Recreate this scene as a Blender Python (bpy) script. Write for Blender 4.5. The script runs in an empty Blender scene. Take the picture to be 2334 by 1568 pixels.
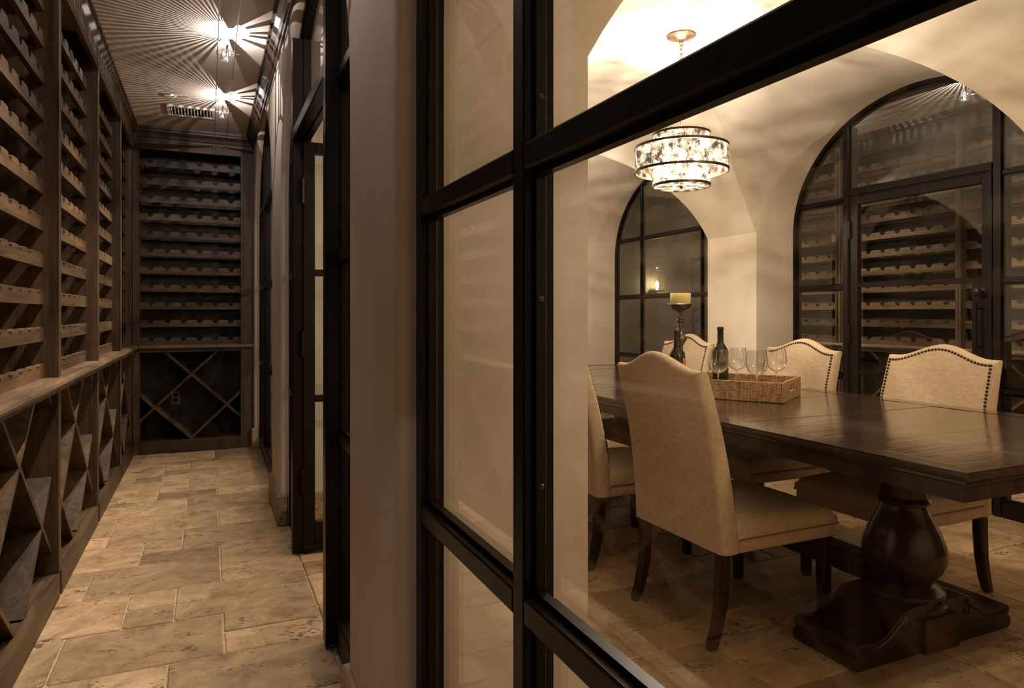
import bpy, bmesh, math, random
from math import sin, cos, pi, sqrt, atan2, radians
from mathutils import Vector, Matrix
random.seed(7)
S = bpy.context.scene
COL = S.collection

# ---------------------------------------------------------------- camera, world, exposure
H = 1.14
YAW = radians(23.98)
cam = bpy.data.cameras.new('camera'); camo = bpy.data.objects.new('camera', cam); COL.objects.link(camo)
camo.location = (0, 0, H); camo.rotation_euler = (pi/2, 0, -YAW)
cam.sensor_width = 36; cam.lens = 24.0; cam.shift_y = -69/2334; cam.clip_start = 0.02
S.camera = camo
w = bpy.data.worlds.new('world'); S.world = w; w.use_nodes = True
w.node_tree.nodes['Background'].inputs[0].default_value = (1.0, .8, .6, 1)
w.node_tree.nodes['Background'].inputs[1].default_value = 0.004
S.view_settings.view_transform = 'Standard'; S.view_settings.look = 'None'
S.view_settings.exposure = 0.12; S.view_settings.gamma = 1; S.view_settings.use_curve_mapping = False
S.cycles.use_denoising = True
S.cycles.max_bounces = 8; S.cycles.diffuse_bounces = 4; S.cycles.glossy_bounces = 4
S.cycles.transparent_max_bounces = 24; S.cycles.transmission_bounces = 6
S.cycles.caustics_reflective = False; S.cycles.caustics_refractive = False
S.cycles.sample_clamp_indirect = 3.0

CHAND_W = 31.0       # each of the four bulbs
TRACK_SPOT = 150.0
TRACK_GLOW = 8.0
SCONCE_W = 2.6

def P(u, D, z=0.0):
    """a point at image column u and depth D of the photograph's 24 mm view, in metres"""
    r = (u-1167)/1556*D
    return Vector((r*cos(YAW)+D*sin(YAW), -r*sin(YAW)+D*cos(YAW), z))

# ---------------------------------------------------------------- helpers
class MB:
    def __init__(s): s.v = []; s.f = []
    def add(s, vs, fs):
        o = len(s.v); s.v += [tuple(p) for p in vs]; s.f += [tuple(i+o for i in f) for f in fs]; return s
    def box(s, x0, x1, y0, y1, z0, z1):
        if x0 > x1: x0, x1 = x1, x0
        if y0 > y1: y0, y1 = y1, y0
        vs = [(x, y, z) for z in (z0, z1) for y in (y0, y1) for x in (x0, x1)]
        return s.add(vs, [(0,2,3,1),(4,5,7,6),(0,1,5,4),(2,6,7,3),(0,4,6,2),(1,3,7,5)])
    def bbox(s, x0, x1, y0, y1, z0, z1, b=.004):
        """box with chamfered edges"""
        if x0 > x1: x0, x1 = x1, x0
        if y0 > y1: y0, y1 = y1, y0
        bm = bmesh.new(); bmesh.ops.create_cube(bm, size=1)
        for q in bm.verts: q.co = Vector((x0+(q.co.x+.5)*(x1-x0), y0+(q.co.y+.5)*(y1-y0), z0+(q.co.z+.5)*(z1-z0)))
        bmesh.ops.bevel(bm, geom=bm.edges[:], offset=b, segments=1, affect='EDGES')
        s.bm(bm); return s
    def bm(s, bm):
        bm.verts.ensure_lookup_table(); bm.verts.index_update()
        s.add([v.co[:] for v in bm.verts], [[v.index for v in f.verts] for f in bm.faces]); bm.free(); return s
    def prism(s, pts, mapf, d0, d1):
        """polygon pts (a,b) extruded between d0 and d1; mapf(a,b,d)->xyz"""
        n = len(pts)
        vs = [mapf(a, b, d0) for a, b in pts] + [mapf(a, b, d1) for a, b in pts]
        fs = [tuple(range(n))[::-1], tuple(range(n, 2*n))] + [(i, (i+1) % n, n+(i+1) % n, n+i) for i in range(n)]
        return s.add(vs, fs)
    def lathe(s, prof, n=24, c=(0,0,0), cap=True):
        vs = []; fs = []; m = len(prof)
        for r, z in prof:
            for k in range(n):
                a = 2*pi*k/n; vs.append((c[0]+r*cos(a), c[1]+r*sin(a), c[2]+z))
        for i in range(m-1):
            for k in range(n):
                fs.append((i*n+k, i*n+(k+1) % n, (i+1)*n+(k+1) % n, (i+1)*n+k))
        if cap:
            if prof[0][0] > 1e-5: fs.append(tuple(range(n))[::-1])
            if prof[-1][0] > 1e-5: fs.append(tuple(range((m-1)*n, m*n)))
        return s.add(vs, fs)
    def tube(s, pts, r, n=8, closed=False, radii=None):
        pts = [Vector(p) for p in pts]; m = len(pts); vs = []; fs = []; prev = None
        for i, p in enumerate(pts):
            if closed: t = pts[(i+1) % m]-pts[i-1]
            else: t = pts[min(i+1, m-1)]-pts[max(i-1, 0)]
            t.normalize()
            if prev is None:
                a = t.orthogonal().normalized()
            else:
                a = (prev - t*prev.dot(t)).normalized()
            prev = a; b = t.cross(a); rr = radii[i] if radii else r
            for k in range(n):
                an = 2*pi*k/n; vs.append(p+a*rr*cos(an)+b*rr*sin(an))
        for i in range(m if closed else m-1):
            j = (i+1) % m
            for k in range(n): fs.append((i*n+k, i*n+(k+1) % n, j*n+(k+1) % n, j*n+k))
        if not closed: fs.append(tuple(range(n))[::-1]); fs.append(tuple(range((m-1)*n, m*n)))
        return s.add(vs, fs)
    def xf(s, M):
        s.v = [tuple(M @ Vector(p)) for p in s.v]; return s

def mesh_of(name, mb, mat, smooth=None, recalc=True):
    me = bpy.data.meshes.new(name); me.from_pydata(mb.v, [], mb.f); me.update()
    if recalc:
        bm = bmesh.new(); bm.from_mesh(me); bmesh.ops.recalc_face_normals(bm, faces=bm.faces); bm.to_mesh(me); bm.free()
    if mat: me.materials.append(mat)
    if smooth is not None:
        me.polygons.foreach_set('use_smooth', [True]*len(me.polygons)); me.set_sharp_from_angle(angle=radians(smooth))
    return me

def obj(name, mb, mat, parent=None, smooth=None, world=False, me=None, recalc=True):
    if me is None:
        if world and parent is not None:
            l = Vector(parent.location)
            if parent.parent: l = l+Vector(parent.parent.location)
            mb.v = [tuple(Vector(p)-l) for p in mb.v]
        me = mesh_of(name, mb, mat, smooth, recalc)
    o = bpy.data.objects.new(name, me); COL.objects.link(o)
    if parent is not None: o.parent = parent
    return o

def tag(o, label=None, cat=None, group=None, kind=None):
    if label: o['label'] = label
    if cat: o['category'] = cat
    if group: o['group'] = group
    if kind: o['kind'] = kind
    return o

def empty(name, loc=(0,0,0), rz=0, **k):
    o = bpy.data.objects.new(name, None); COL.objects.link(o); o.location = loc; o.rotation_euler = (0, 0, rz)
    o.empty_display_size = .05
    return tag(o, **k)

def struct(name, mb, mat, smooth=None, recalc=True, label=None):
    o = obj(name, mb, mat, None, smooth, recalc=recalc); o['kind'] = 'structure'
    if label: o['label'] = label
    return o

def copy_tree(o, parent=None):
    c = o.copy(); COL.objects.link(c)
    if parent is not None: c.parent = parent
    for ch in KIDS(o): copy_tree(ch, c)
    return c
def KIDS(o): return [x for x in COL.objects if x.parent == o]

# ---------------------------------------------------------------- materials
def newmat(name):
    m = bpy.data.materials.new(name); m.use_nodes = True; nt = m.node_tree; nt.nodes.clear()
    out = nt.nodes.new('ShaderNodeOutputMaterial')
    return m, nt, out
def N(nt, t, **k):
    n = nt.nodes.new(t)
    for a, v in k.items():
        if a.startswith('i_'):
            key = a[2:]; key = int(key) if key.isdigit() else key.replace('_', ' ')
            n.inputs[key].default_value = v
        else: setattr(n, a, v)
    return n
def L(nt, a, b): nt.links.new(a, b)
def ramp(nt, fac, stops):
    r = nt.nodes.new('ShaderNodeValToRGB'); L(nt, fac, r.inputs[0])
    e = r.color_ramp.elements
    while len(e) < len(stops): e.new(.5)
    for q, (p, c) in zip(e, stops): q.position = p; q.color = (*c, 1) if len(c) == 3 else c
    return r.outputs[0]
def bsdf(nt, out, rough=.5, metal=0, spec=.5, coat=0, coatr=.1, base=None):
    b = nt.nodes.new('ShaderNodeBsdfPrincipled'); L(nt, b.outputs[0], out.inputs[0])
    b.inputs['Roughness'].default_value = rough; b.inputs['Metallic'].default_value = metal
    b.inputs['Specular IOR Level'].default_value = spec
    b.inputs['Coat Weight'].default_value = coat; b.inputs['Coat Roughness'].default_value = coatr
    if base: b.inputs['Base Color'].default_value = (*base, 1)
    return b
def bump(nt, h, b, strength=.3, dist=.002):
    n = N(nt, 'ShaderNodeBump'); n.inputs['Strength'].default_value = strength; n.inputs['Distance'].default_value = dist
    L(nt, h, n.inputs['Height']); L(nt, n.outputs[0], b.inputs['Normal'])
    if b.inputs['Coat Weight'].default_value > 0:
        c = N(nt, 'ShaderNodeBump'); c.inputs['Strength'].default_value = strength*.4; c.inputs['Distance'].default_value = dist
        L(nt, h, c.inputs['Height']); L(nt, c.outputs[0], b.inputs['Coat Normal'])
def plain(name, base, rough=.5, metal=0, spec=.5, coat=0, noise=0, nscale=40):
    m, nt, out = newmat(name); b = bsdf(nt, out, rough, metal, spec, coat, base=base)
    if noise:
        tc = N(nt, 'ShaderNodeTexCoord'); n = N(nt, 'ShaderNodeTexNoise'); n.inputs['Scale'].default_value = nscale
        n.inputs['Detail'].default_value = 4
        L(nt, tc.outputs['Object'], n.inputs['Vector'])
        c = ramp(nt, n.outputs[0], [(.3, tuple(x*(1-noise) for x in base)), (.7, tuple(min(1, x*(1+noise)) for x in base))])
        L(nt, c, b.inputs['Base Color']); bump(nt, n.outputs[0], b, .15, .001)
    return m
def wood(name, c0, c1, axis='y', rough=.45, coat=0, bs=.25, sc=1.0, coatr=.15, jitter=.35):
    m, nt, out = newmat(name); b = bsdf(nt, out, rough, 0, .4 if not coat else .15, coat, coatr)
    tc = N(nt, 'ShaderNodeTexCoord'); mp = N(nt, 'ShaderNodeMapping')
    oi = N(nt, 'ShaderNodeObjectInfo')
    s = {'x': (1.2, 14, 14), 'y': (14, 1.2, 14), 'z': (14, 14, 1.2)}[axis]
    mp.inputs['Scale'].default_value = tuple(q*sc for q in s)
    sh = N(nt, 'ShaderNodeVectorMath', operation='MULTIPLY'); cb = N(nt, 'ShaderNodeCombineXYZ')
    for i in range(3): L(nt, oi.outputs['Random'], cb.inputs[i])
    L(nt, cb.outputs[0], sh.inputs[0]); sh.inputs[1].default_value = (17, 23, 31)
    L(nt, tc.outputs['Object'], mp.inputs['Vector']); L(nt, sh.outputs[0], mp.inputs['Location'])
    n = N(nt, 'ShaderNodeTexNoise'); n.inputs['Scale'].default_value = 1.6; n.inputs['Detail'].default_value = 8
    n.inputs['Roughness'].default_value = .62; n.inputs['Distortion'].default_value = .6
    L(nt, mp.outputs[0], n.inputs['Vector'])
    n2 = N(nt, 'ShaderNodeTexNoise'); n2.inputs['Scale'].default_value = 9; n2.inputs['Detail'].default_value = 5
    L(nt, mp.outputs[0], n2.inputs['Vector'])
    mx = N(nt, 'ShaderNodeMath', operation='MULTIPLY_ADD'); L(nt, n2.outputs[0], mx.inputs[0]); mx.inputs[1].default_value = .35
    L(nt, n.outputs[0], mx.inputs[2])
    c = ramp(nt, mx.outputs[0], [(.45, c0), (.85, c1)])
    hv = N(nt, 'ShaderNodeHueSaturation'); L(nt, c, hv.inputs['Color'])
    mr = N(nt, 'ShaderNodeMapRange'); L(nt, oi.outputs['Random'], mr.inputs[0]); mr.inputs[3].default_value = 1-jitter; mr.inputs[4].default_value = 1+jitter
    L(nt, mr.outputs[0], hv.inputs['Value']); L(nt, hv.outputs[0], b.inputs['Base Color'])
    bump(nt, mx.outputs[0], b, bs, .003)
    return m
def plaster(name, base, var=.12):
    m, nt, out = newmat(name); b = bsdf(nt, out, .75, 0, .25)
    tc = N(nt, 'ShaderNodeTexCoord'); n = N(nt, 'ShaderNodeTexNoise'); n.inputs['Scale'].default_value = 1.7; n.inputs['Detail'].default_value = 6
    n.inputs['Distortion'].default_value = 1.2
    L(nt, tc.outputs['Object'], n.inputs['Vector'])
    c = ramp(nt, n.outputs[0], [(.3, tuple(x*(1-var)*k for x, k in zip(base, (1, .985, .95)))), (.7, base)])
    L(nt, c, b.inputs['Base Color'])
    n2 = N(nt, 'ShaderNodeTexNoise'); n2.inputs['Scale'].default_value = 9; n2.inputs['Detail'].default_value = 5
    L(nt, tc.outputs['Object'], n2.inputs['Vector']); bump(nt, n2.outputs[0], b, .18, .006)
    return m
def thin_glass(name, tint=(.96, .97, .95), ior=1.5, boost=1.0, rough=0.0):
    """clear pane: light passes straight, reflection by Fresnel on both faces"""
    m, nt, out = newmat(name)
    g = N(nt, 'ShaderNodeNewGeometry'); mr = N(nt, 'ShaderNodeMapRange'); L(nt, g.outputs['Backfacing'], mr.inputs[0])
    mr.inputs[3].default_value = ior; mr.inputs[4].default_value = 1/ior
    fr = N(nt, 'ShaderNodeFresnel'); L(nt, mr.outputs[0], fr.inputs['IOR'])
    mu = N(nt, 'ShaderNodeMath', operation='MULTIPLY', use_clamp=True); L(nt, fr.outputs[0], mu.inputs[0]); mu.inputs[1].default_value = boost
    t = N(nt, 'ShaderNodeBsdfTransparent'); t.inputs[0].default_value = (*tint, 1)
    gl = N(nt, 'ShaderNodeBsdfGlossy'); gl.inputs['Roughness'].default_value = rough; gl.inputs[0].default_value = (1, 1, 1, 1)
    mx = N(nt, 'ShaderNodeMixShader'); L(nt, mu.outputs[0], mx.inputs[0]); L(nt, t.outputs[0], mx.inputs[1]); L(nt, gl.outputs[0], mx.inputs[2])
    L(nt, mx.outputs[0], out.inputs[0]); return m
def emit(name, col, strength):
    """a glowing clear envelope: gives off light and lets the filament's light through"""
    m, nt, out = newmat(name); e = N(nt, 'ShaderNodeEmission'); e.inputs[0].default_value = (*col, 1); e.inputs[1].default_value = strength
    t = N(nt, 'ShaderNodeBsdfTransparent'); a = N(nt, 'ShaderNodeAddShader'); L(nt, e.outputs[0], a.inputs[0]); L(nt, t.outputs[0], a.inputs[1])
    L(nt, a.outputs[0], out.inputs[0]); return m

def travertine(name):
    m, nt, out = newmat(name); b = bsdf(nt, out, .5, 0, .35)
    tc = N(nt, 'ShaderNodeTexCoord'); oi = N(nt, 'ShaderNodeObjectInfo'); g = N(nt, 'ShaderNodeNewGeometry')
    ad = N(nt, 'ShaderNodeMath', operation='ADD'); L(nt, oi.outputs['Random'], ad.inputs[0]); L(nt, g.outputs['Random Per Island'], ad.inputs[1])
    fr = N(nt, 'ShaderNodeMath', operation='FRACT'); L(nt, ad.outputs[0], fr.inputs[0])
    cb = N(nt, 'ShaderNodeCombineXYZ')
    for i in range(3): L(nt, fr.outputs[0], cb.inputs[i])
    mu = N(nt, 'ShaderNodeVectorMath', operation='MULTIPLY'); L(nt, cb.outputs[0], mu.inputs[0]); mu.inputs[1].default_value = (37, 53, 11)
    va = N(nt, 'ShaderNodeVectorMath', operation='ADD'); L(nt, mu.outputs[0], va.inputs[0]); L(nt, tc.outputs['Object'], va.inputs[1])
    n = N(nt, 'ShaderNodeTexNoise'); n.inputs['Scale'].default_value = 7; n.inputs['Detail'].default_value = 10; n.inputs['Roughness'].default_value = .72
    n.inputs['Distortion'].default_value = 1.0
    L(nt, va.outputs[0], n.inputs['Vector'])
    c = ramp(nt, n.outputs[0], [(.30, (.19, .12, .065)), (.45, (.36, .245, .14)), (.58, (.46, .33, .20)), (.75, (.58, .45, .29))])
    hv = N(nt, 'ShaderNodeHueSaturation'); L(nt, c, hv.inputs['Color'])
    mr = N(nt, 'ShaderNodeMapRange'); L(nt, fr.outputs[0], mr.inputs[0]); mr.inputs[3].default_value = .55; mr.inputs[4].default_value = 1.28
    L(nt, mr.outputs[0], hv.inputs['Value'])
    # pits: small elongated holes
    mp = N(nt, 'ShaderNodeMapping'); mp.inputs['Scale'].default_value = (1, 1.8, 1); L(nt, va.outputs[0], mp.inputs['Vector'])
    p = N(nt, 'ShaderNodeTexNoise'); p.inputs['Scale'].default_value = 46; p.inputs['Detail'].default_value = 3; L(nt, mp.outputs[0], p.inputs['Vector'])
    q = N(nt, 'ShaderNodeTexNoise'); q.inputs['Scale'].default_value = 7; q.inputs['Detail'].default_value = 2; L(nt, mp.outputs[0], q.inputs['Vector'])
    sm = N(nt, 'ShaderNodeMath', operation='ADD'); L(nt, p.outputs[0], sm.inputs[0]); L(nt, q.outputs[0], sm.inputs[1])
    pit = ramp(nt, sm.outputs[0], [(.0, (1, 1, 1)), (.615, (1, 1, 1)), (.66, (0, 0, 0))]) if False else None
    mr2 = N(nt, 'ShaderNodeMapRange'); L(nt, sm.outputs[0], mr2.inputs[0]); mr2.inputs[1].default_value = 1.18; mr2.inputs[2].default_value = 1.27
    mxc = N(nt, 'ShaderNodeMix', data_type='RGBA'); L(nt, mr2.outputs[0], mxc.inputs[0]); L(nt, hv.outputs[0], mxc.inputs[6]); mxc.inputs[7].default_value = (.13, .085, .05, 1)
    L(nt, mxc.outputs[2], b.inputs['Base Color'])
    sb = N(nt, 'ShaderNodeMath', operation='MULTIPLY_ADD'); L(nt, mr2.outputs[0], sb.inputs[0]); sb.inputs[1].default_value = -.6; L(nt, n.outputs[0], sb.inputs[2])
    bump(nt, sb.outputs[0], b, .5, .004)
    return m
def linen(name, base):
    m, nt, out = newmat(name); b = bsdf(nt, out, .9, 0, .15); b.inputs['Sheen Weight'].default_value = .15
    tc = N(nt, 'ShaderNodeTexCoord'); hs = []
    for sc in ((420, 30, 30), (30, 420, 30), (30, 30, 420)):
        mp = N(nt, 'ShaderNodeMapping'); mp.inputs['Scale'].default_value = sc; L(nt, tc.outputs['Object'], mp.inputs['Vector'])
        n = N(nt, 'ShaderNodeTexNoise'); n.inputs['Scale'].default_value = 1; n.inputs['Detail'].default_value = 2; L(nt, mp.outputs[0], n.inputs['Vector']); hs.append(n.outputs[0])
    a = N(nt, 'ShaderNodeMath', operation='ADD'); L(nt, hs[0], a.inputs[0]); L(nt, hs[1], a.inputs[1])
    a2 = N(nt, 'ShaderNodeMath', operation='ADD'); L(nt, a.outputs[0], a2.inputs[0]); L(nt, hs[2], a2.inputs[1])
    d = N(nt, 'ShaderNodeMath', operation='DIVIDE'); L(nt, a2.outputs[0], d.inputs[0]); d.inputs[1].default_value = 3
    c = ramp(nt, d.outputs[0], [(.38, tuple(x*.78 for x in base)), (.62, tuple(min(1, x*1.08) for x in base))])
    L(nt, c, b.inputs['Base Color']); bump(nt, d.outputs[0], b, .3, .001)
    return m
def raffia(name):
    m, nt, out = newmat(name); b = bsdf(nt, out, .7, 0, .3)
    tc = N(nt, 'ShaderNodeTexCoord'); hs = []
    for sc in ((260, 260, 16), (30, 30, 300)):
        mp = N(nt, 'ShaderNodeMapping'); mp.inputs['Scale'].default_value = sc; L(nt, tc.outputs['Object'], mp.inputs['Vector'])
        n = N(nt, 'ShaderNodeTexNoise'); n.inputs['Scale'].default_value = 1; n.inputs['Detail'].default_value = 3; L(nt, mp.outputs[0], n.inputs['Vector']); hs.append(n.outputs[0])
    a = N(nt, 'ShaderNodeMath', operation='ADD'); L(nt, hs[0], a.inputs[0]); L(nt, hs[1], a.inputs[1])
    d = N(nt, 'ShaderNodeMath', operation='MULTIPLY'); L(nt, a.outputs[0], d.inputs[0]); d.inputs[1].default_value = .5
    c = ramp(nt, d.outputs[0], [(.38, (.13, .07, .03)), (.5, (.36, .22, .11)), (.62, (.56, .38, .21))])
    L(nt, c, b.inputs['Base Color']); bump(nt, d.outputs[0], b, .6, .002)
    return m
def mercury(name):
    """antiqued seeded glass: mostly clear, dark flecks, a cloudy sheen, mottling added to pattern the cast light"""
    m, nt, out = newmat(name)
    tc = N(nt, 'ShaderNodeTexCoord')
    n = N(nt, 'ShaderNodeTexNoise'); n.inputs['Scale'].default_value = 170; n.inputs['Detail'].default_value = 4; n.inputs['Roughness'].default_value = .7; L(nt, tc.outputs['Object'], n.inputs['Vector'])
    n2 = N(nt, 'ShaderNodeTexNoise'); n2.inputs['Scale'].default_value = 24; n2.inputs['Detail'].default_value = 2; L(nt, tc.outputs['Object'], n2.inputs['Vector'])
    a = N(nt, 'ShaderNodeMath', operation='ADD'); L(nt, n.outputs[0], a.inputs[0]); L(nt, n2.outputs[0], a.inputs[1])
    mr = N(nt, 'ShaderNodeMapRange'); L(nt, a.outputs[0], mr.inputs[0]); mr.inputs[1].default_value = 1.03; mr.inputs[2].default_value = 1.08
    t = N(nt, 'ShaderNodeBsdfTransparent')
    mpp = N(nt, 'ShaderNodeMapping'); mpp.inputs['Scale'].default_value = (1, 1, 2.2); L(nt, tc.outputs['Object'], mpp.inputs['Vector'])
    n3 = N(nt, 'ShaderNodeTexNoise'); n3.inputs['Scale'].default_value = 15; n3.inputs['Detail'].default_value = 3; n3.inputs['Distortion'].default_value = 1.5; L(nt, mpp.outputs[0], n3.inputs['Vector'])  # mottled tint added so the bulbs throw caustic-like patches on the walls
    L(nt, ramp(nt, n3.outputs[0], [(.36, (.62, .59, .54)), (.48, (.84, .81, .76)), (.60, (1, .98, .94))]), t.inputs[0])
    tr = N(nt, 'ShaderNodeBsdfTranslucent'); tr.inputs[0].default_value = (1, .97, .92, 1)
    di = N(nt, 'ShaderNodeBsdfDiffuse'); di.inputs[0].default_value = (.06, .05, .04, 1)
    gl = N(nt, 'ShaderNodeBsdfGlossy'); gl.inputs['Roughness'].default_value = .08
    m1 = N(nt, 'ShaderNodeMixShader'); m1.inputs[0].default_value = .012; L(nt, t.outputs[0], m1.inputs[1]); L(nt, tr.outputs[0], m1.inputs[2])
    m2 = N(nt, 'ShaderNodeMixShader'); m2.inputs[0].default_value = .03; L(nt, m1.outputs[0], m2.inputs[1]); L(nt, gl.outputs[0], m2.inputs[2])
    k = N(nt, 'ShaderNodeMath', operation='MULTIPLY'); L(nt, mr.outputs[0], k.inputs[0]); k.inputs[1].default_value = .75
    m3 = N(nt, 'ShaderNodeMixShader'); L(nt, k.outputs[0], m3.inputs[0]); L(nt, m2.outputs[0], m3.inputs[1]); L(nt, di.outputs[0], m3.inputs[2])
    L(nt, m3.outputs[0], out.inputs[0]); return m

RW0, RW1 = (.018, .0100, .0048), (.105, .062, .031)
M_RACK_Y = wood('rack_wood_along', RW0, RW1, 'y', .5)
M_RACK_Z = wood('rack_wood_upright', RW0, RW1, 'z', .5)
M_RACK_SHADE = wood('rack_wood_shaded', (.008, .0045, .0025), (.040, .024, .013), 'z', .6)  # darker copy of the rack wood, recess shade put into the colour
M_LEDGE = wood('ledge_wood', (.04, .025, .014), (.15, .10, .06), 'y', .42)
M_CROWN = wood('crown_wood', (.02, .012, .008), (.06, .035, .022), 'y', .42)
M_PLASTER = plaster('cream_plaster', (.74, .64, .53))
M_PLASTER_C = plaster('corridor_plaster', (.70, .62, .55))
M_STEEL = plain('dark_bronze_steel', (.009, .006, .005), .34, 0, .14, noise=.25, nscale=60)
M_GLASS = thin_glass('pane_glass')
M_STEM = thin_glass('stemware_glass', (.97, .97, .965), 1.5, 2.0, .06)
M_STEMS, _nt, _o = newmat('stem_glass'); _b = bsdf(_nt, _o, .05, 0, .8, base=(.95, .95, .93)); _b.inputs['Transmission Weight'].default_value = .92; _b.inputs['IOR'].default_value = 1.45
M_TRAV = travertine('travertine')
M_GROUT = plain('grout', (.42, .33, .23), .9, noise=.2)
M_LINEN = linen('linen', (.60, .46, .32))
M_PIPING = plain('piping_cord', (.22, .15, .09), .9)
M_LEG = wood('chair_leg_wood', (.010, .005, .003), (.035, .015, .009), 'z', .35, coat=.3)
M_NAIL = plain('nailhead_bronze', (.06, .045, .04), .3, .9)
M_TOP = wood('table_top_wood', (.008, .0037, .002), (.042, .020, .010), 'x', .25, coat=1, bs=.8, sc=1.0, coatr=.07, jitter=.15)
M_TOPY = wood('table_border_wood', (.008, .0037, .002), (.042, .020, .010), 'y', .25, coat=1, bs=.6, coatr=.07, jitter=.15)
M_TURN = wood('table_turned_wood', (.008, .0035, .002), (.038, .017, .009), 'z', .32, coat=.5)
M_TRAY = raffia('raffia_weave')
M_BRASS = plain('antique_brass', (.24, .19, .145), .28, .95, noise=.3)
M_BRONZE = plain('dark_bronze_band', (.06, .04, .028), .35, .8)
M_CANOPY = plain('canopy_bronze', (.55, .38, .25), .3, .9, noise=.2)
M_MERC = mercury('mercury_glass')
M_CHROME = plain('chrome', (.8, .8, .82), .12, 1)
M_WHITE = plain('white_enamel', (.7, .68, .64), .5)
M_OUTLET = plain('outlet_plate', (.16, .12, .09), .5)
M_BULB = emit('lit_bulb', (1, .84, .62), 25)
M_LED = emit('lit_halogen', (1, .95, .95), 140)
M_DARK = plain('dark_void', (.01, .008, .006), .9)

# ---------------------------------------------------------------- setting: measures in metres
CEIL = 2.65
SPR, RISE = 1.74, .85
CX, AX = 2.25, 1.44
XC, XD = .355, .81                 # corridor face and dining face of the near wall
mir = lambda x: 2*CX-x
BAYS = [(-.565, 1.385), (1.915, 3.865), (4.40, 6.35)]
NEAR_OPEN = [(-.565, 1.385), (1.915, 3.865), (4.42, 6.20)]
FAR_OPEN = BAYS
Y_MIN, Y_MAX = -1.3, 6.6
BACK_Y = 6.25

def arch_pts(y0, y1, off=0.0, n=36):
    yc, a = (y0+y1)/2, (y1-y0)/2
    out = []
    for i in range(n+1):
        t = pi*i/n
        nx, nz = RISE*cos(t), a*sin(t); l = sqrt(nx*nx+nz*nz)
        out.append((yc+a*cos(t)+off*nx/l, SPR+RISE*sin(t)+off*nz/l))
    return out       # from y1 side to y0 side
def arch_z(y, y0, y1, off=0.0):
    yc, a = (y0+y1)/2, (y1-y0)/2+off
    q = 1-((y-yc)/a)**2
    return SPR+(RISE+off)*sqrt(q) if q > 0 else SPR

def arcade_wall(name, xc, xd, opens, y_lo, y_hi, ztop, mat, label):
    sg = 1 if xd > xc else -1
    r = .028
    mb = MB()
    prev = y_lo
    for (y0, y1) in opens:
        mb.add([(xc, prev, 0), (xc, y0-r, 0), (xc, y0-r, ztop), (xc, prev, ztop)], [(0, 1, 2, 3)])
        # wall over the arch
        pts = arch_pts(y0, y1, r); vs = []; fs = []
        for (y, z) in pts: vs += [(xc, y, z), (xc, y, ztop)]
        for i in range(len(pts)-1): fs.append((2*i, 2*i+1, 2*i+3, 2*i+2))
        mb.add(vs, fs)
        # opening: rounded corner, reveal and soffit
        secs = [(xc+sg*r*(1-cos(a)), r*(1-sin(a))) for a in [i*pi/2/6 for i in range(7)]]+[(xd, 0)]
        rows = []
        for (x, off) in secs:
            ap = arch_pts(y0, y1, off)
            rows.append([(x, y1+off, 0)]+[(x, y, z) for y, z in ap]+[(x, y0-off, 0)])
        n = len(rows[0]); vs = [p for rw in rows for p in rw]
        fs = [(i*n+j, i*n+j+1, (i+1)*n+j+1, (i+1)*n+j) for i in range(len(rows)-1) for j in range(n-1)]
        mb.add(vs, fs); prev = y1+r
    mb.add([(xc, prev, 0), (xc, y_hi, 0), (xc, y_hi, ztop), (xc, prev, ztop)], [(0, 1, 2, 3)])
    # dining face of the piers
    ys = [Y_MIN]+[q for o in (BAYS if sg > 0 else BAYS) for q in o]+[Y_MAX]
    for i in range(0, len(ys), 2):
        mb.add([(xd, ys[i], 0), (xd, ys[i+1], 0), (xd, ys[i+1], SPR), (xd, ys[i], SPR)], [(0, 1, 2, 3)])
    return struct(name, mb, mat, 40, recalc=False, label=label)

arcade_wall('wall_right', XC, XD, NEAR_OPEN, -1.3, BACK_Y+.1, CEIL, M_PLASTER_C, 'cream plaster arcade wall between cellar aisle and dining room')
arcade_wall('wall_far', mir(XC), mir(XD), FAR_OPEN, -1.3, 7.3, CEIL, M_PLASTER, 'cream plaster arcade wall behind the dining table')

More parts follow.
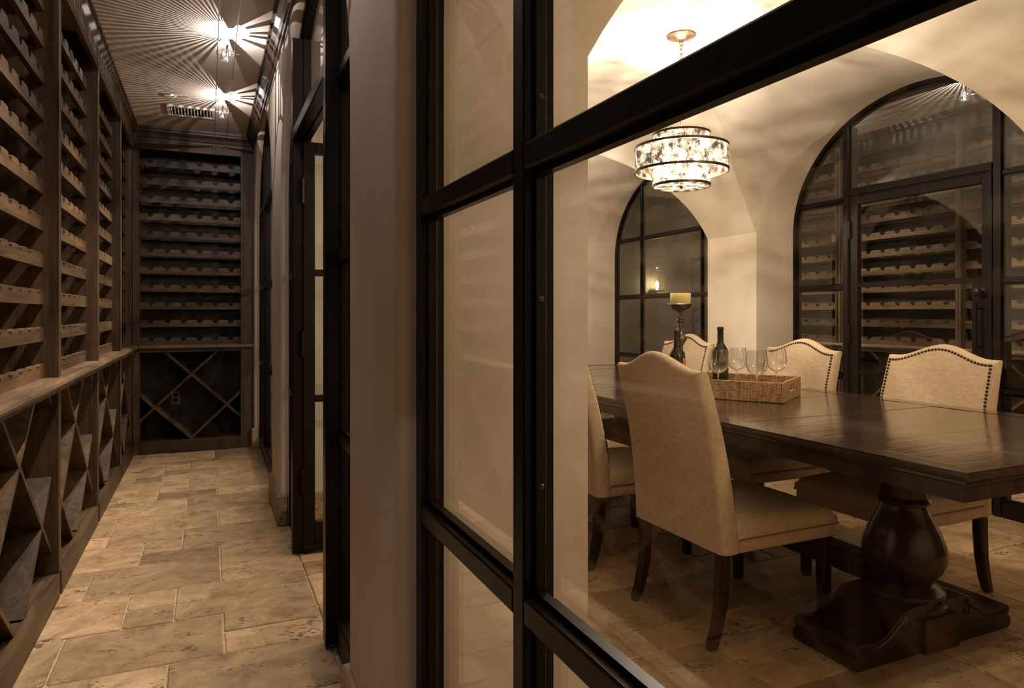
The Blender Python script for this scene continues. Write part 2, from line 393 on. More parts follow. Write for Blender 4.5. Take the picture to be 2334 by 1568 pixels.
# groin vault over the dining room: segmental main barrel, elliptical cross barrels
VR = (AX*AX+RISE*RISE)/(2*RISE); VC = SPR+RISE-VR
def vault_x(t):
    """x of the main barrel where its height is SPR+RISE*sin(t)"""
    z = SPR+RISE*sin(t); return CX-math.copysign(sqrt(max(0, VR*VR-(z-VC)**2)), cos(t))
def vault():
    mb = MB(); n = 40
    for (y0, y1) in BAYS:
        yc, a = (y0+y1)/2, (y1-y0)/2
        vs = []
        for i in range(n+1):
            for j in range(n+1):
                s, t = pi*i/n, pi*j/n
                vs.append((vault_x(t), yc-a*cos(s), SPR+RISE*max(sin(s), sin(t))))
        fs = []
        k = lambda i, j: i*(n+1)+j
        for i in range(n):
            for j in range(n):
                A, B, C_, D_ = k(i, j), k(i, j+1), k(i+1, j+1), k(i+1, j)
                if i == j: fs += [(A, B, C_), (A, C_, D_)]
                elif i+j == n-1: fs += [(A, B, D_), (B, C_, D_)]
                else: fs.append((A, B, C_, D_))
        mb.add(vs, fs)
    ys = [Y_MIN]+[q for o in BAYS for q in o]+[Y_MAX]
    for q in range(0, len(ys), 2):
        vs = []; fs = []
        for j in range(n+1):
            t = pi*j/n; x, z = vault_x(t), SPR+RISE*sin(t)
            vs += [(x, ys[q], z), (x, ys[q+1], z)]
        for j in range(n): fs.append((2*j, 2*j+1, 2*j+3, 2*j+2))
        mb.add(vs, fs)
    struct('ceiling', mb, M_PLASTER, 22, recalc=False, label='cream plaster groin vault over the dining room')
    for nm, y in (('wall_near', Y_MIN), ('wall_back', Y_MAX)):
        mb = MB()
        prof = [(XD, 0), (mir(XD), 0)]+[(vault_x(pi-pi*j/n), SPR+RISE*sin(pi*j/n)) for j in range(n+1)]
        mb.add([(x, y, z) for x, z in prof], [tuple(range(len(prof)))]); struct(nm, mb, M_PLASTER, label='plain plaster end wall of the vaulted dining room')
vault()

# aisle shells (left one and its mirror on the far side)
mb = MB(); mb.box(-.95, XC+.02, -1.3, BACK_Y+.45, CEIL, CEIL+.05); struct('ceiling', mb, M_PLASTER_C, label='plaster ceiling of the narrow wine aisle')
mb = MB(); mb.box(mir(XC)-.02, 6.2, -1.3, 7.4, CEIL, CEIL+.05); struct('ceiling', mb, M_PLASTER_C, label='plaster ceiling of the aisle behind the dining room')
mb = MB(); mb.box(-.95, -.90, -1.3, BACK_Y+.45, 0, CEIL); struct('wall_left', mb, M_DARK)
mb = MB(); mb.box(-.95, XC+.4, BACK_Y+.4, BACK_Y+.45, 0, CEIL); struct('wall_end', mb, M_DARK)
mb = MB(); mb.box(-.95, XC, -1.35, -1.3, 0, CEIL); struct('wall_behind', mb, M_PLASTER_C)
mb = MB(); mb.box(5.42, 5.47, -1.3, 5.42, 0, CEIL); struct('wall_outer', mb, M_DARK)
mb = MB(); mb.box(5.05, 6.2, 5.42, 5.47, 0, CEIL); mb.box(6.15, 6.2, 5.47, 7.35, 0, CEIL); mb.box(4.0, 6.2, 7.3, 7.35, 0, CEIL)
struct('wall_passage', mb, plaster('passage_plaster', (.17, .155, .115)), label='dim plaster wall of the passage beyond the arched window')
mb = MB(); mb.box(4.0, 5.5, -1.35, -1.3, 0, CEIL); struct('wall_outer_end', mb, M_DARK)

# ---------------------------------------------------------------- stone floor: every tile its own slab
U = .17      # module of the ashlar
def slab_mesh(nx, ny, var):
    rnd = random.Random(nx*100+ny*10+var)
    g = .0022; w2, h2 = nx*U/2-g, ny*U/2-g; c = rnd.uniform(.006, .014)
    pts = []
    for sx, sy in ((1, -1), (1, 1), (-1, 1), (-1, -1)):
        cx, cy = sx*w2, sy*h2; c = rnd.uniform(.004, .016)
        if sx*sy < 0: a, b = (cx-sx*c, cy), (cx, cy-sy*c)
        else: a, b = (cx, cy-sy*c), (cx-sx*c, cy)
        pts += [a, b]
    out = []
    for i in range(8):
        p, q = pts[i], pts[(i+1) % 8]; out.append(p)
        if math.hypot(p[0]-q[0], p[1]-q[1]) > .05:
            m = ((p[0]+q[0])/2, (p[1]+q[1])/2)
            d = rnd.uniform(0, .003); l = math.hypot(*m); out.append((m[0]*(1-d/l), m[1]*(1-d/l)))
    n = len(out); mb = MB()
    f = .004
    inner = [(x-math.copysign(min(f, abs(x)), x) if abs(x) > w2*.5 else x, y-math.copysign(min(f, abs(y)), y) if abs(y) > h2*.5 else y) for x, y in out]
    vs = [(x, y, -.012) for x, y in out]+[(x, y, -.0035) for x, y in out]+[(x, y, 0) for x, y in inner]
    fs = []
    for k in (0, 1):
        for i in range(n): fs.append((k*n+i, k*n+(i+1) % n, (k+1)*n+(i+1) % n, (k+1)*n+i))
    fs.append(tuple(range(2*n, 3*n)))
    mb.add(vs, fs); return mb
SLABS = {}
def slab(nx, ny):
    k = (nx, ny, random.randrange(3))
    if k not in SLABS: SLABS[k] = (mesh_of('tile', slab_mesh(*k), M_TRAV, recalc=False), slab_mesh(*k))
    return SLABS[k]
def pave(name, x0, nx, y0, ny, label, keep=None, base=None):
    """random ashlar on a 0.2 m module; keep(x,y) picks single tiles, the rest is joined"""
    W, Hh = nx*U, ny*U
    f = struct(name, MB().box(x0, x0+W, y0, y0+Hh, -.05, -.006), M_GROUT, label=label)
    used = [[False]*ny for _ in range(nx)]
    sizes = [(2, 2), (3, 2), (1, 2), (2, 1), (1, 1), (2, 1), (1, 2), (1, 1), (2, 1)]
    joined = MB(); cnt = 0; idn = 0; own = [[0]*ny for _ in range(nx)]
    for j in range(ny):
        for i in range(nx):
            if used[i][j]: continue
            random.shuffle(sizes)
            best = None
            for (a, b) in sizes+[(1, 1)]:
                if not (i+a <= nx and j+b <= ny and all(not used[i+p][j+q] for p in range(a) for q in range(b))): continue
                bad = random.random()*2.2-.45*a-.2*b      # avoid joints that run on from the rows before
                k = 1
                while k <= j and 0 < i+a < nx and own[i+a-1][j-k] != own[i+a][j-k]: k += 1
                bad += 1.2*(k-1)
                if i+a < nx and not used[i+a][j] and (i+a+1 >= nx or used[i+a+1][j]): bad += 1.5
                if a == 1 and b == 2: bad += 1.2
                if best is None or bad < best[0]: best = (bad, a, b)
            a, b = best[1:]
            idn += 1
            for p in range(a):
                for q in range(b): own[i+p][j+q] = idn
            for p in range(a):
                for q in range(b): used[i+p][j+q] = True
            cx, cy = x0+(i+a/2)*U, y0+(j+b/2)*U
            me, raw = slab(a, b); dz = random.uniform(-.0012, .0008); fl = random.random() < .5
            if keep is None or keep(cx, cy):
                o = obj('tile', None, None, f, me=me); o.location = (cx, cy, dz); o.rotation_euler = (0, 0, pi if fl else 0); cnt += 1
            else:
                s = -1 if fl else 1
                joined.add([(cx+s*x, cy+s*y, z+dz) for x, y, z in raw.v], raw.f)
    if joined.v:
        o = obj('tile_field', joined, M_TRAV, f, recalc=False); o['kind'] = 'stuff'
    print(name, cnt, 'tiles')
    return f
pave('floor', .39-8*U, 8, -.4, 41, 'travertine ashlar floor of the narrow wine aisle')
pave('floor', .39, 23, .2, 38, 'travertine ashlar floor of the dining room', keep=lambda x, y: .3 < x/max(y, .1) < 2.0 and y < 6.4 and x < 4.1 and (x > .8 or y > 1.9))
pave('floor', 4.30, 11, .2, 41, 'travertine ashlar floor of the far aisle', keep=lambda x, y: False)
struct('floor', MB().box(-1, 6.3, -1.4, 7.4, -.1, -.055), M_GROUT)

# baseboards of stone round the piers
def plinth(name, x0, x1, y0, y1):
    mb = MB().bbox(x0, x1, y0, y1, 0, .165, .006)
    o = struct(name, mb, M_TRAV); return o
b = .018
for (y0, y1, nm) in ((1.385, 1.915, 'baseboard_first_pier'), (3.865, 4.42, 'baseboard_second_pier'), (6.20, 6.24, 'baseboard_end_pier')):
    plinth(nm, XC-b, XC+.038, y0-b, y1+b); plinth(nm, XC+.105, XD+b, y0-b, y1+b)
for (y0, y1, nm) in ((1.385, 1.915, 'baseboard_far_pier'), (3.865, 4.40, 'baseboard_far_pier'), (6.35, 6.6, 'baseboard_far_end')):
    plinth(nm, mir(XD)-b, mir(XC)-.105, y0-b, y1+b)

# crown mouldings in dark wood
def crown(name, pts_fn, d0, d1, mapf):
    prof = [(0, -.105), (.012, -.105), (.014, -.09), (.022, -.085), (.030, -.06), (.048, -.035), (.050, -.022), (.060, -.018), (.062, 0), (0, 0)]
    mb = MB().prism(prof, mapf, d0, d1); return struct(name, mb, M_CROWN)
crown('trim_1', None, -1.3, BACK_Y, lambda a, b, d: (-.575+a, d, CEIL+b))
crown('trim_2', None, -1.3, BACK_Y, lambda a, b, d: (XC-a, d, CEIL+b))
crown('trim_3', None, -.55, XC, lambda a, b, d: (d, BACK_Y-a, CEIL+b))
crown('trim_4', None, -1.3, 5.42, lambda a, b, d: (5.075-a, d, CEIL+b))
crown('trim_5', None, -1.3, 7.3, lambda a, b, d: (mir(XC)+a, d, CEIL+b))

# ---------------------------------------------------------------- steel glazing in the arched openings
PANE_T = .006
def glazing(name, y0, y1, side, mulls, bars, door=None, open_leaf=False, label=None):
    """side=+1: near wall (corridor side towards -x); side=-1: far wall, mirrored"""
    X = (lambda d: .397+d) if side > 0 else (lambda d: mir(.397+d))
    root = empty(name, (X(.02), (y0+y1)/2, 0), kind='structure', label=label)
    def part(nm, mb, mat=M_STEEL, par=root, sm=None, lab=None):
        o = obj(nm, mb, mat, par, sm, world=True)
        if lab: o['label'] = lab
        return o
    def BX(mb, d0, d1, a0, a1, z0, z1, bv=0):
        if bv: mb.bbox(X(d0), X(d1), a0, a1, z0, z1, bv)
        else: mb.box(X(d0), X(d1), a0, a1, z0, z1)
    # outer frame follows jambs and arch: nose, body, bead steps
    mb = MB()
    for (d0, d1, wi) in ((0, .014, .036), (.014, .030, .042), (.030, .052, .026)):
        n = 36
        def outline(w_):
            yc, a = (y0+y1)/2, (y1-y0)/2
            return [(y1-w_, 0)]+[(yc+(a-w_)*cos(pi*i/n), SPR+(RISE-w_)*sin(pi*i/n)) for i in range(n+1)]+[(y0+w_, 0)]
        o_, i_ = outline(-.004), outline(wi); k = len(o_)
        vs = [(X(d0), y, z) for y, z in o_]+[(X(d0), y, z) for y, z in i_]+[(X(d1), y, z) for y, z in o_]+[(X(d1), y, z) for y, z in i_]
        fs = []
        for j in range(k-1):
            fs += [(j, j+1, k+j+1, k+j), (2*k+j, 3*k+j, 3*k+j+1, 2*k+j+1), (k+j, k+j+1, 3*k+j+1, 3*k+j), (j, 2*k+j, 2*k+j+1, j+1)]
        mb.add(vs, fs)
    part('frame', mb, sm=30)
    fw = .036
    hw = .0185
    zt = lambda y: arch_z(y, y0, y1)-.01
    for (m0, m1) in mulls:
        mb = MB(); zz = min(zt(m0), zt(m1))-.0
        dd = -.034 if door else 0
        BX(mb, dd, .016, m0, m1, .0 if not door else .012, zz, .003)
        BX(mb, .016, .034, m0+.004, m1-.004, 0, zz); BX(mb, .016, .030, m0-.008, m1+.008, .012, zz)
        BX(mb, .034, .052, m0+.010, m1-.010, 0, zz)
        part('mullion', mb)
    cols = []
    ys = [y0+fw]+[q for m in mulls for q in m]+[y1-fw]
    for i in range(0, len(ys), 2): cols.append((ys[i], ys[i+1]))
    scr = MB()
    for ci, (a0, a1) in enumerate(cols):
        is_door = door is not None and ci == 1
        zs = [0.0]
        bl = [] if is_door else bars
        if is_door: bl = [door]
        cells = []; low = .0
        # bottom rail
        if not is_door:
            mb = MB(); BX(mb, 0, .016, a0-.002, a1+.002, 0.0, .10, .003); BX(mb, .016, .05, a0, a1, 0, .085); part('bottom_rail', mb); low = .10
        else: low = None
        for z in bl:
            # clip the bar's ends where the arch comes in
            b0, b1 = a0, a1
            yc = (y0+y1)/2
            while b0 < a1 and zt(b0) < z: b0 += .01
            while b1 > a0 and zt(b1) < z: b1 -= .01
            if b1-b0 < .05: continue
            h2 = hw if not is_door else .026
            mb = MB(); dd = 0 if not is_door else -.034
            BX(mb, dd, .016, b0, b1, z-h2, z+h2, .003); BX(mb, .016, .030, b0, b1, z-h2-.008, z+h2+.008); BX(mb, .030, .050, b0, b1, z-h2+.008, z+h2-.008)
            part('glazing_bar' if not is_door else 'transom_bar', mb)
            if low is not None: cells.append((low, z-h2))
            low = z+h2
        cells.append((low, 9))
        for (c0, c1) in cells:
            n = 14; top = []
            for i in range(n+1):
                y = a0+(a1-a0)*i/n; top.append((y, min(c1, arch_z(y, y0, y1)-.03)))
            if c1 < 5 and max(t[1] for t in top) < c0+.02: continue
            if min(t[1] for t in top) >= c1-1e-6: poly = [(a0, c0), (a1, c0), (a1, c1), (a0, c1)]
            else:
                top = [(y, z) for y, z in top if z > c0+.002]
                if len(top) < 2: continue
                poly = [(top[0][0], c0), (top[-1][0], c0)]+top[::-1]
            mb = MB().prism(poly, lambda a, b_, d: (X(d), a, b_), .030, .030+PANE_T)
            part('pane', mb, M_GLASS)
    # screws on the mullion sides
    for (m0, m1) in mulls:
        sm = MB()
        for z in (.90, 1.16, 1.44, 1.78):
            sm.lathe([(0, .0012), (.0035, .0010), (.0048, 0)], 10, cap=False)
            M = Matrix.Translation((X(.024), m0-.008, z)) @ Matrix.Rotation(pi/2, 4, 'X')
            cut = 20+10
            sm.v[-30:] = [tuple(M @ Vector(p)) for p in sm.v[-30:]]
        part('screw_row', sm, M_NAIL)
    if door is not None:
        d0, d1 = mulls[0][1]+.004, mulls[1][0]-.004
        Wd = d1-d0; zt_ = door-.03; zb = .012
        leaf = empty('door_leaf', (0, 0, 0)); leaf.parent = root
        # leaf local: origin at the hinge, +y' runs away from the hinge, x' = thickness
        sw = .055
        hinge_y = d1 if True else d0
        ang = 0
        mb = MB()
        T0, T1 = -.006, .036
        def LB(m, a0, a1, z0, z1, t0=T0, t1=T1, bv=.003): m.bbox(t0, t1, -a1, -a0, z0, z1, bv)
        LB(mb, 0, sw, zb, zt_); LB(mb, Wd-sw, Wd, zb, zt_); LB(mb, sw, Wd-sw, zt_-sw, zt_); LB(mb, sw, Wd-sw, zb, .15)
        LB(mb, 0.002, Wd-.002, zb, .04, T0-.008, T1+.008)
        LB(mb, Wd-sw-.055, Wd-sw, .73, 1.32)
        st = obj('leaf_frame', mb, M_STEEL, leaf)
        for z in (.735, 1.335):
            mb = MB(); LB(mb, sw, Wd-sw, z-.016, z+.016, 0, .03, .002); obj('glazing_bar', mb, M_STEEL, leaf)
        for (z0, z1, r_) in ((.15, .719, sw), (.751, 1.319, sw+.055), (1.351, zt_-sw, sw)):
            mb = MB().box(.012, .018, -(Wd-r_), -sw, z0, z1); obj('pane', mb, M_GLASS, leaf)
        mb = MB()
        for sgn in (-1, 1):
            m2 = MB().lathe([(.026, 0), (.026, .004), (.012, .006), (.010, .028), (.022, .034), (.026, .046), (.020, .058), (0, .062)], 16)
            m2.xf(Matrix.Translation((T1 if sgn > 0 else T0, -(Wd-.055), 1.265)) @ Matrix.Rotation(sgn*pi/2, 4, 'Y')); mb.add(m2.v, m2.f)
        obj('knob', mb, M_STEEL, leaf, 40)
        mb = MB()
        for sgn, t in ((-1, T0), (1, T1)):
            x = t+sgn*.045
            mb.tube([(t, -(Wd-.06), 1.17), (x, -(Wd-.06), 1.17)], .006, 8); mb.tube([(t, -(Wd-.06), .95), (x, -(Wd-.06), .95)], .006, 8)
            mb.tube([(x, -(Wd-.06), 1.20), (x, -(Wd-.06), .92)], .008, 8)
        obj('pull_handle', mb, M_STEEL, leaf, 40)
        mb = MB()
        for z in (.35, 1.0, 1.72): mb.tube([(T0-.008, .004, z-.06), (T0-.008, .004, z+.06)], .009, 10)
        obj('hinge', mb, M_STEEL, leaf, 40)
        if side > 0:
            leaf.location = (X(.0)-root.location.x+.012, d1-.004-root.location.y, 0); leaf.rotation_euler = (0, 0, pi/2 if open_leaf else 0)
        else:
            leaf.location = (X(.036)-root.location.x, d1-root.location.y, 0)
    return root
BN = [.729, 1.357, 1.985]; BF = [.705, 1.315, 1.915]
glazing('window_1', *NEAR_OPEN[0], 1, [(-.087, -.050), (.854, .891)], BN, label='arched steel window in the foreground')
glazing('door_1', *NEAR_OPEN[1], 1, [(2.37, 2.43), (3.36, 3.42)], [.72, 1.335, 1.95], door=1.985, open_leaf=True, label='arched steel doorway with its leaf standing open')
glazing('window_2', *NEAR_OPEN[2], 1, [(4.87, 4.907), (5.71, 5.747)], BN, label='arched steel window at the far end of the aisle')
glazing('window_3', *FAR_OPEN[2], -1, [(4.905, 4.942), (5.845, 5.882)], BF, label='arched steel window behind the candlestick')
glazing('door_2', *FAR_OPEN[1], -1, [(2.37, 2.43), (3.37, 3.43)], [.705, 1.325, 1.93], door=1.975, label='closed arched steel door behind the dining chairs')
glazing('window_4', *FAR_OPEN[0], -1, [(-.087, -.050), (.854, .891)], BF)

# ---------------------------------------------------------------- wine racks
RZ = .885                     # rack stands on the ledge
PITCH = .1458
def rail_mesh(width, n, pitch, h=.057, t=.020):
    """scalloped bottle rail along y, bottom z=0, front at x=0"""
    r = .0225
    pts = [(-width/2, 0), (width/2, 0)]
    top = []
    y_first = -(n-1)*pitch/2
    top.append((-width/2, h))
    for i in range(n):
        c = y_first+i*pitch
        l = c-pitch/2
        # raised flat between notches, sloping shoulders
        if i == 0: top += [(-width/2+.002, h)]
        hs = h-.006
        top += [(c-r-.011, h), (c-r-.001, hs)]
        top += [(c-r*cos(a), hs-r*1.05*sin(a)) for a in [pi*q/8 for q in range(9)]]
        top += [(c+r+.001, hs), (c+r+.011, h)]
    top += [(width/2, h)]
    pts = pts+top[::-1]
    return MB().prism(pts, lambda a, b_, d: (d, a, b_), -t, 0)
def upper_rack(width, n, wl=.02, wr=.02, pitch=.134, back=False):
    root = empty('wine_rack')
    hw = width/2; dep = .30; hh = CEIL-RZ
    for s, wd in ((-1, wl), (1, wr)):
        mb = MB().box(-dep, -.001, s*hw, s*(hw-.02), 0, hh)
        if wd > .02: mb.box(-.02, 0, s*hw, s*(hw-wd), 0, hh); mb.box(-dep, -.02, s*(hw-wd), s*(hw-wd+.02), 0, hh)
        else: mb.bbox(-.008, .004, s*hw, s*(hw-wd), 0, hh, .002)
        obj('side_panel', mb, M_RACK_Z, root)
    oy0, oy1 = -hw+wl, hw-wr; oc = (oy0+oy1)/2; ow = oy1-oy0
    obj('header', MB().bbox(-.02, .002, oy0, oy1, 2.475-RZ, hh, .002), M_RACK_Y, root)
    obj('back_panel', MB().box(-dep, -dep+.012, oy0, oy1, 0, hh), M_RACK_SHADE, root)
    me = mesh_of('bottle_rail', rail_mesh(ow-.002, n, pitch), M_RACK_Y)
    for i in range(11):
        for x in (-.048, -.235):
            o = obj('bottle_rail', None, None, root, me=me); o.location = (x, oc, .0+PITCH*i+(0 if x > -.1 else .0))
    return root
def clip_line(y, z, k, ya, yb, za, zb):
    pts = []
    for yy in (ya, yb):
        zz = z+k*(yy-y)
        if za-1e-9 <= zz <= zb+1e-9: pts.append((yy, zz))
    for zz in (za, zb):
        yy = y+(zz-z)/k
        if ya < yy < yb: pts.append((yy, zz))
    return pts[:2] if len(pts) >= 2 else None
def bin_cabinet(width, half, k, zc, wl=.02, wr=.02):
    root = empty('diamond_bin_cabinet')
    hw = width/2; dep = .30
    for s, wd in ((-1, wl), (1, wr)):
        mb = MB().box(-dep, -.001, s*hw, s*(hw-.02), 0, .845)
        if wd > .02: mb.box(-.02, 0, s*hw, s*(hw-wd), 0, .845); mb.box(-dep, -.02, s*(hw-wd), s*(hw-wd+.02), 0, .845)
        else: mb.bbox(-.008, .003, s*hw, s*(hw-wd), .10, .845, .002)
        obj('side_panel', mb, M_RACK_Z, root)
    oy0, oy1 = -hw+wl, hw-wr; oc = (oy0+oy1)/2
    obj('base_rail', MB().bbox(-.03, .006, oy0-.0, oy1+.0, 0, .10, .004), M_RACK_Y, root)
    obj('bottom_shelf', MB().box(-dep, -.03, oy0, oy1, .075, .095), M_RACK_Y, root)
    obj('top_rail', MB().box(-.02, 0, oy0, oy1, .825, .845), M_RACK_Y, root)
    obj('back_panel', MB().box(-dep, -dep+.012, oy0, oy1, .09, .845), M_RACK_SHADE, root)
    for m in (-2, -1, 0, 1, 2):
        for sg in (1, -1):
            seg = clip_line(oc+2*half*m, zc, sg*k, oy0, oy1, .096, .826)
            if not seg: continue
            (ya, za), (yb, zb) = seg
            if math.hypot(ya-yb, za-zb) < .05: continue
            d = Vector((yb-ya, zb-za)).normalized(); nn = Vector((-d.y, d.x))*.009
            poly = [(ya+nn.x, za+nn.y), (yb+nn.x, zb+nn.y), (yb-nn.x, zb-nn.y), (ya-nn.x, za-nn.y)]
            fr = -.022 if sg > 0 else -.0215
            obj('lattice_board', MB().prism(poly, lambda a, b_, dd: (dd, a, b_), -dep+.012, fr), M_RACK_Z, root)
    return root
def place(root, x, y, z, rz, label, cat, group):
    root.location = (x, y, z); root.rotation_euler = (0, 0, rz); tag(root, label, cat, group); return root

ORD = {-1: 'empty scalloped wine rack behind the camera end of the left run', 0: 'empty scalloped wine rack beside the near steel window',
       1: 'empty scalloped wine rack just outside the left picture edge', 2: 'nearest empty scalloped wine rack, cut by the picture\'s left edge',
       3: 'second empty scalloped wine rack along the left wall', 4: 'third empty scalloped wine rack along the left wall'}
BORD = {0: 'diamond bin cabinet beside the near steel window', 1: 'diamond bin cabinet just outside the left picture edge',
        2: 'nearest diamond bin cabinet at the lower left', 3: 'second diamond bin cabinet along the left wall', 4: 'third diamond bin cabinet along the left wall'}
proto_r = upper_rack(1.048, 7); proto_b = bin_cabinet(1.048, .335, .88, .63)
units = [(.635, 0), (1.685, 1), (2.735, 2), (3.785, 3), (4.845, 4)]
used_r = used_b = False
for yc, i in units:
    r_ = copy_tree(proto_r) if used_r else proto_r; used_r = True
    place(r_, -.55, yc, RZ, 0, ORD[i], 'wine rack', 'scalloped racks of the left wall')
    b_ = copy_tree(proto_b) if used_b else proto_b; used_b = True
    place(b_, -.55, yc, 0, 0, BORD[i], 'cabinet', 'diamond bins of the left wall')
# last narrower unit into the corner
r_ = upper_rack(.85, 6); place(r_, -.55, 5.805, RZ, 0, 'narrow empty wine rack in the far left corner of the aisle', 'wine rack', 'scalloped racks of the left wall')
b_ = bin_cabinet(.85, .28, .95, .63); place(b_, -.55, 5.805, 0, 0, 'narrow diamond bin cabinet in the far left corner', 'cabinet', 'diamond bins of the left wall')
# end wall
r_ = upper_rack(.905, 6, .04, .102, pitch=.122, back=True); place(r_, (-.55+XC)/2, BACK_Y, RZ, -pi/2, 'dark empty wine rack closing the end of the aisle', 'wine rack', 'scalloped rack of the end wall')
b_ = bin_cabinet(.905, .272, .97, .636, .04, .102); place(b_, (-.55+XC)/2, BACK_Y, 0, -pi/2, 'dark diamond bin cabinet closing the end of the aisle', 'cabinet', 'diamond bin of the end wall')
FR = {1: 'wine rack seen through the right sidelight of the far door', 2: 'wine rack seen behind the right half of the far door',
      3: 'wine rack seen behind the left half of the far door', 4: 'wine rack beyond the white pier behind the dining room'}
for yc, i in units[1:]:
    r_ = copy_tree(proto_r); place(r_, 5.05, yc, RZ, pi, 'empty scalloped '+FR[i], 'wine rack', 'scalloped racks behind the dining room')
    b_ = copy_tree(proto_b); place(b_, 5.05, yc, 0, pi, 'diamond bin cabinet under the '+FR[i], 'cabinet', 'diamond bins behind the dining room')

def ledge(name, mapf, d0, d1, label):
    prof = [(-.30, .845), (.004, .845), (.008, .8455), (.012, .845), (.024, .850), (.034, .858), (.037, .866), (.034, .876), (.026, .883), (.015, .885), (-.30, .885)]
    o = obj(name, MB().prism(prof, mapf, d0, d1), M_LEDGE, None, 30)
    return tag(o, label, 'ledge', 'rounded wooden ledges under the racks')
ledge('counter_ledge', lambda a, b_, d: (-.55+a, d, b_), -.4, BACK_Y-.0, 'long rounded wooden ledge under the left wall racks')
ledge('counter_ledge', lambda a, b_, d: (d, BACK_Y-a, b_), -.51, XC, 'short rounded wooden ledge on the end wall of the aisle')
ledge('counter_ledge', lambda a, b_, d: (5.05-a, d, b_), 1.14, 5.36, 'rounded wooden ledge under the racks behind the dining room')

# outlet on the back of the end bin
o = empty('power_outlet', (-.257, BACK_Y+.286, .42), label='brown power outlet inside the end diamond bin', cat='outlet')
obj('cover_plate', MB().bbox(-.037, .037, -.006, 0, -.057, .057, .003), M_OUTLET, o)
for z in (-.022, .022): obj('socket', MB().bbox(-.017, .017, -.009, -.0055, z-.015, z+.015, .004), M_DARK, o)
o.location.y = BACK_Y+.288

# ---------------------------------------------------------------- ceiling fittings of the aisle
v = empty('air_vent', (-.115, 5.63, CEIL), label='rectangular metal air supply grille in the aisle ceiling', cat='vent')
mb = MB()
for (x0, x1, y0, y1) in ((-.165, .165, -.135, -.105), (-.165, .165, .105, .135), (-.165, -.14, -.105, .105), (.14, .165, -.105, .105)): mb.bbox(x0, x1, y0, y1, -.012, 0, .003)
obj('vent_frame', mb, M_WHITE, v)
obj('duct_shade', MB().box(-.14, .14, -.105, .105, -.001, -.0005), M_DARK, v)  # flat dark sheet standing in for the shade behind the louvers
for i in range(13):
    x = -.13+i*.0215
    mb = MB().prism([(x-.004, -.012), (x+.004, -.002), (x+.0055, -.002), (x-.0025, -.012)], lambda a, b_, d: (a, d, b_), -.105, .105)
    obj('louver', mb, M_WHITE, v)
d = obj('smoke_detector', MB().lathe([(0, -.012), (.03, -.012), (.040, -.010), (.044, -.004), (.044, 0), (0, 0)], 28), M_WHITE, None, 35)
d.location = (-.246, 5.28, CEIL); tag(d, 'small flat round cover on the aisle ceiling', 'detector')
def cables(mx, yend, lab):
    for x in (.045, .13):
        xx = mir(x) if mx else x
        c = obj('light_cable', MB().tube([(xx, -1.2, 2.54), (xx, yend+.0, 2.54)], .0022, 6), M_CHROME, None, 60)
        tag(c, 'thin steel light cable '+('nearer the racks' if x < .1 else 'nearer the steel windows')+lab, 'cable')
        e = obj('cable_anchor', MB().lathe([(.006, 0), (.013, .002), (.015, .008), (.010, .014), (.004, .017)], 16).xf(Matrix.Translation((xx, yend, 2.54)) @ Matrix.Rotation(pi/2, 4, 'X')), M_CHROME, None, 40)
        tag(e, 'round chrome cable anchor '+('nearer the racks' if x < .1 else 'nearer the steel windows')+lab, 'anchor')
cables(False, BACK_Y-.003, ' in the left aisle'); cables(True, 7.29, ' behind the dining room')

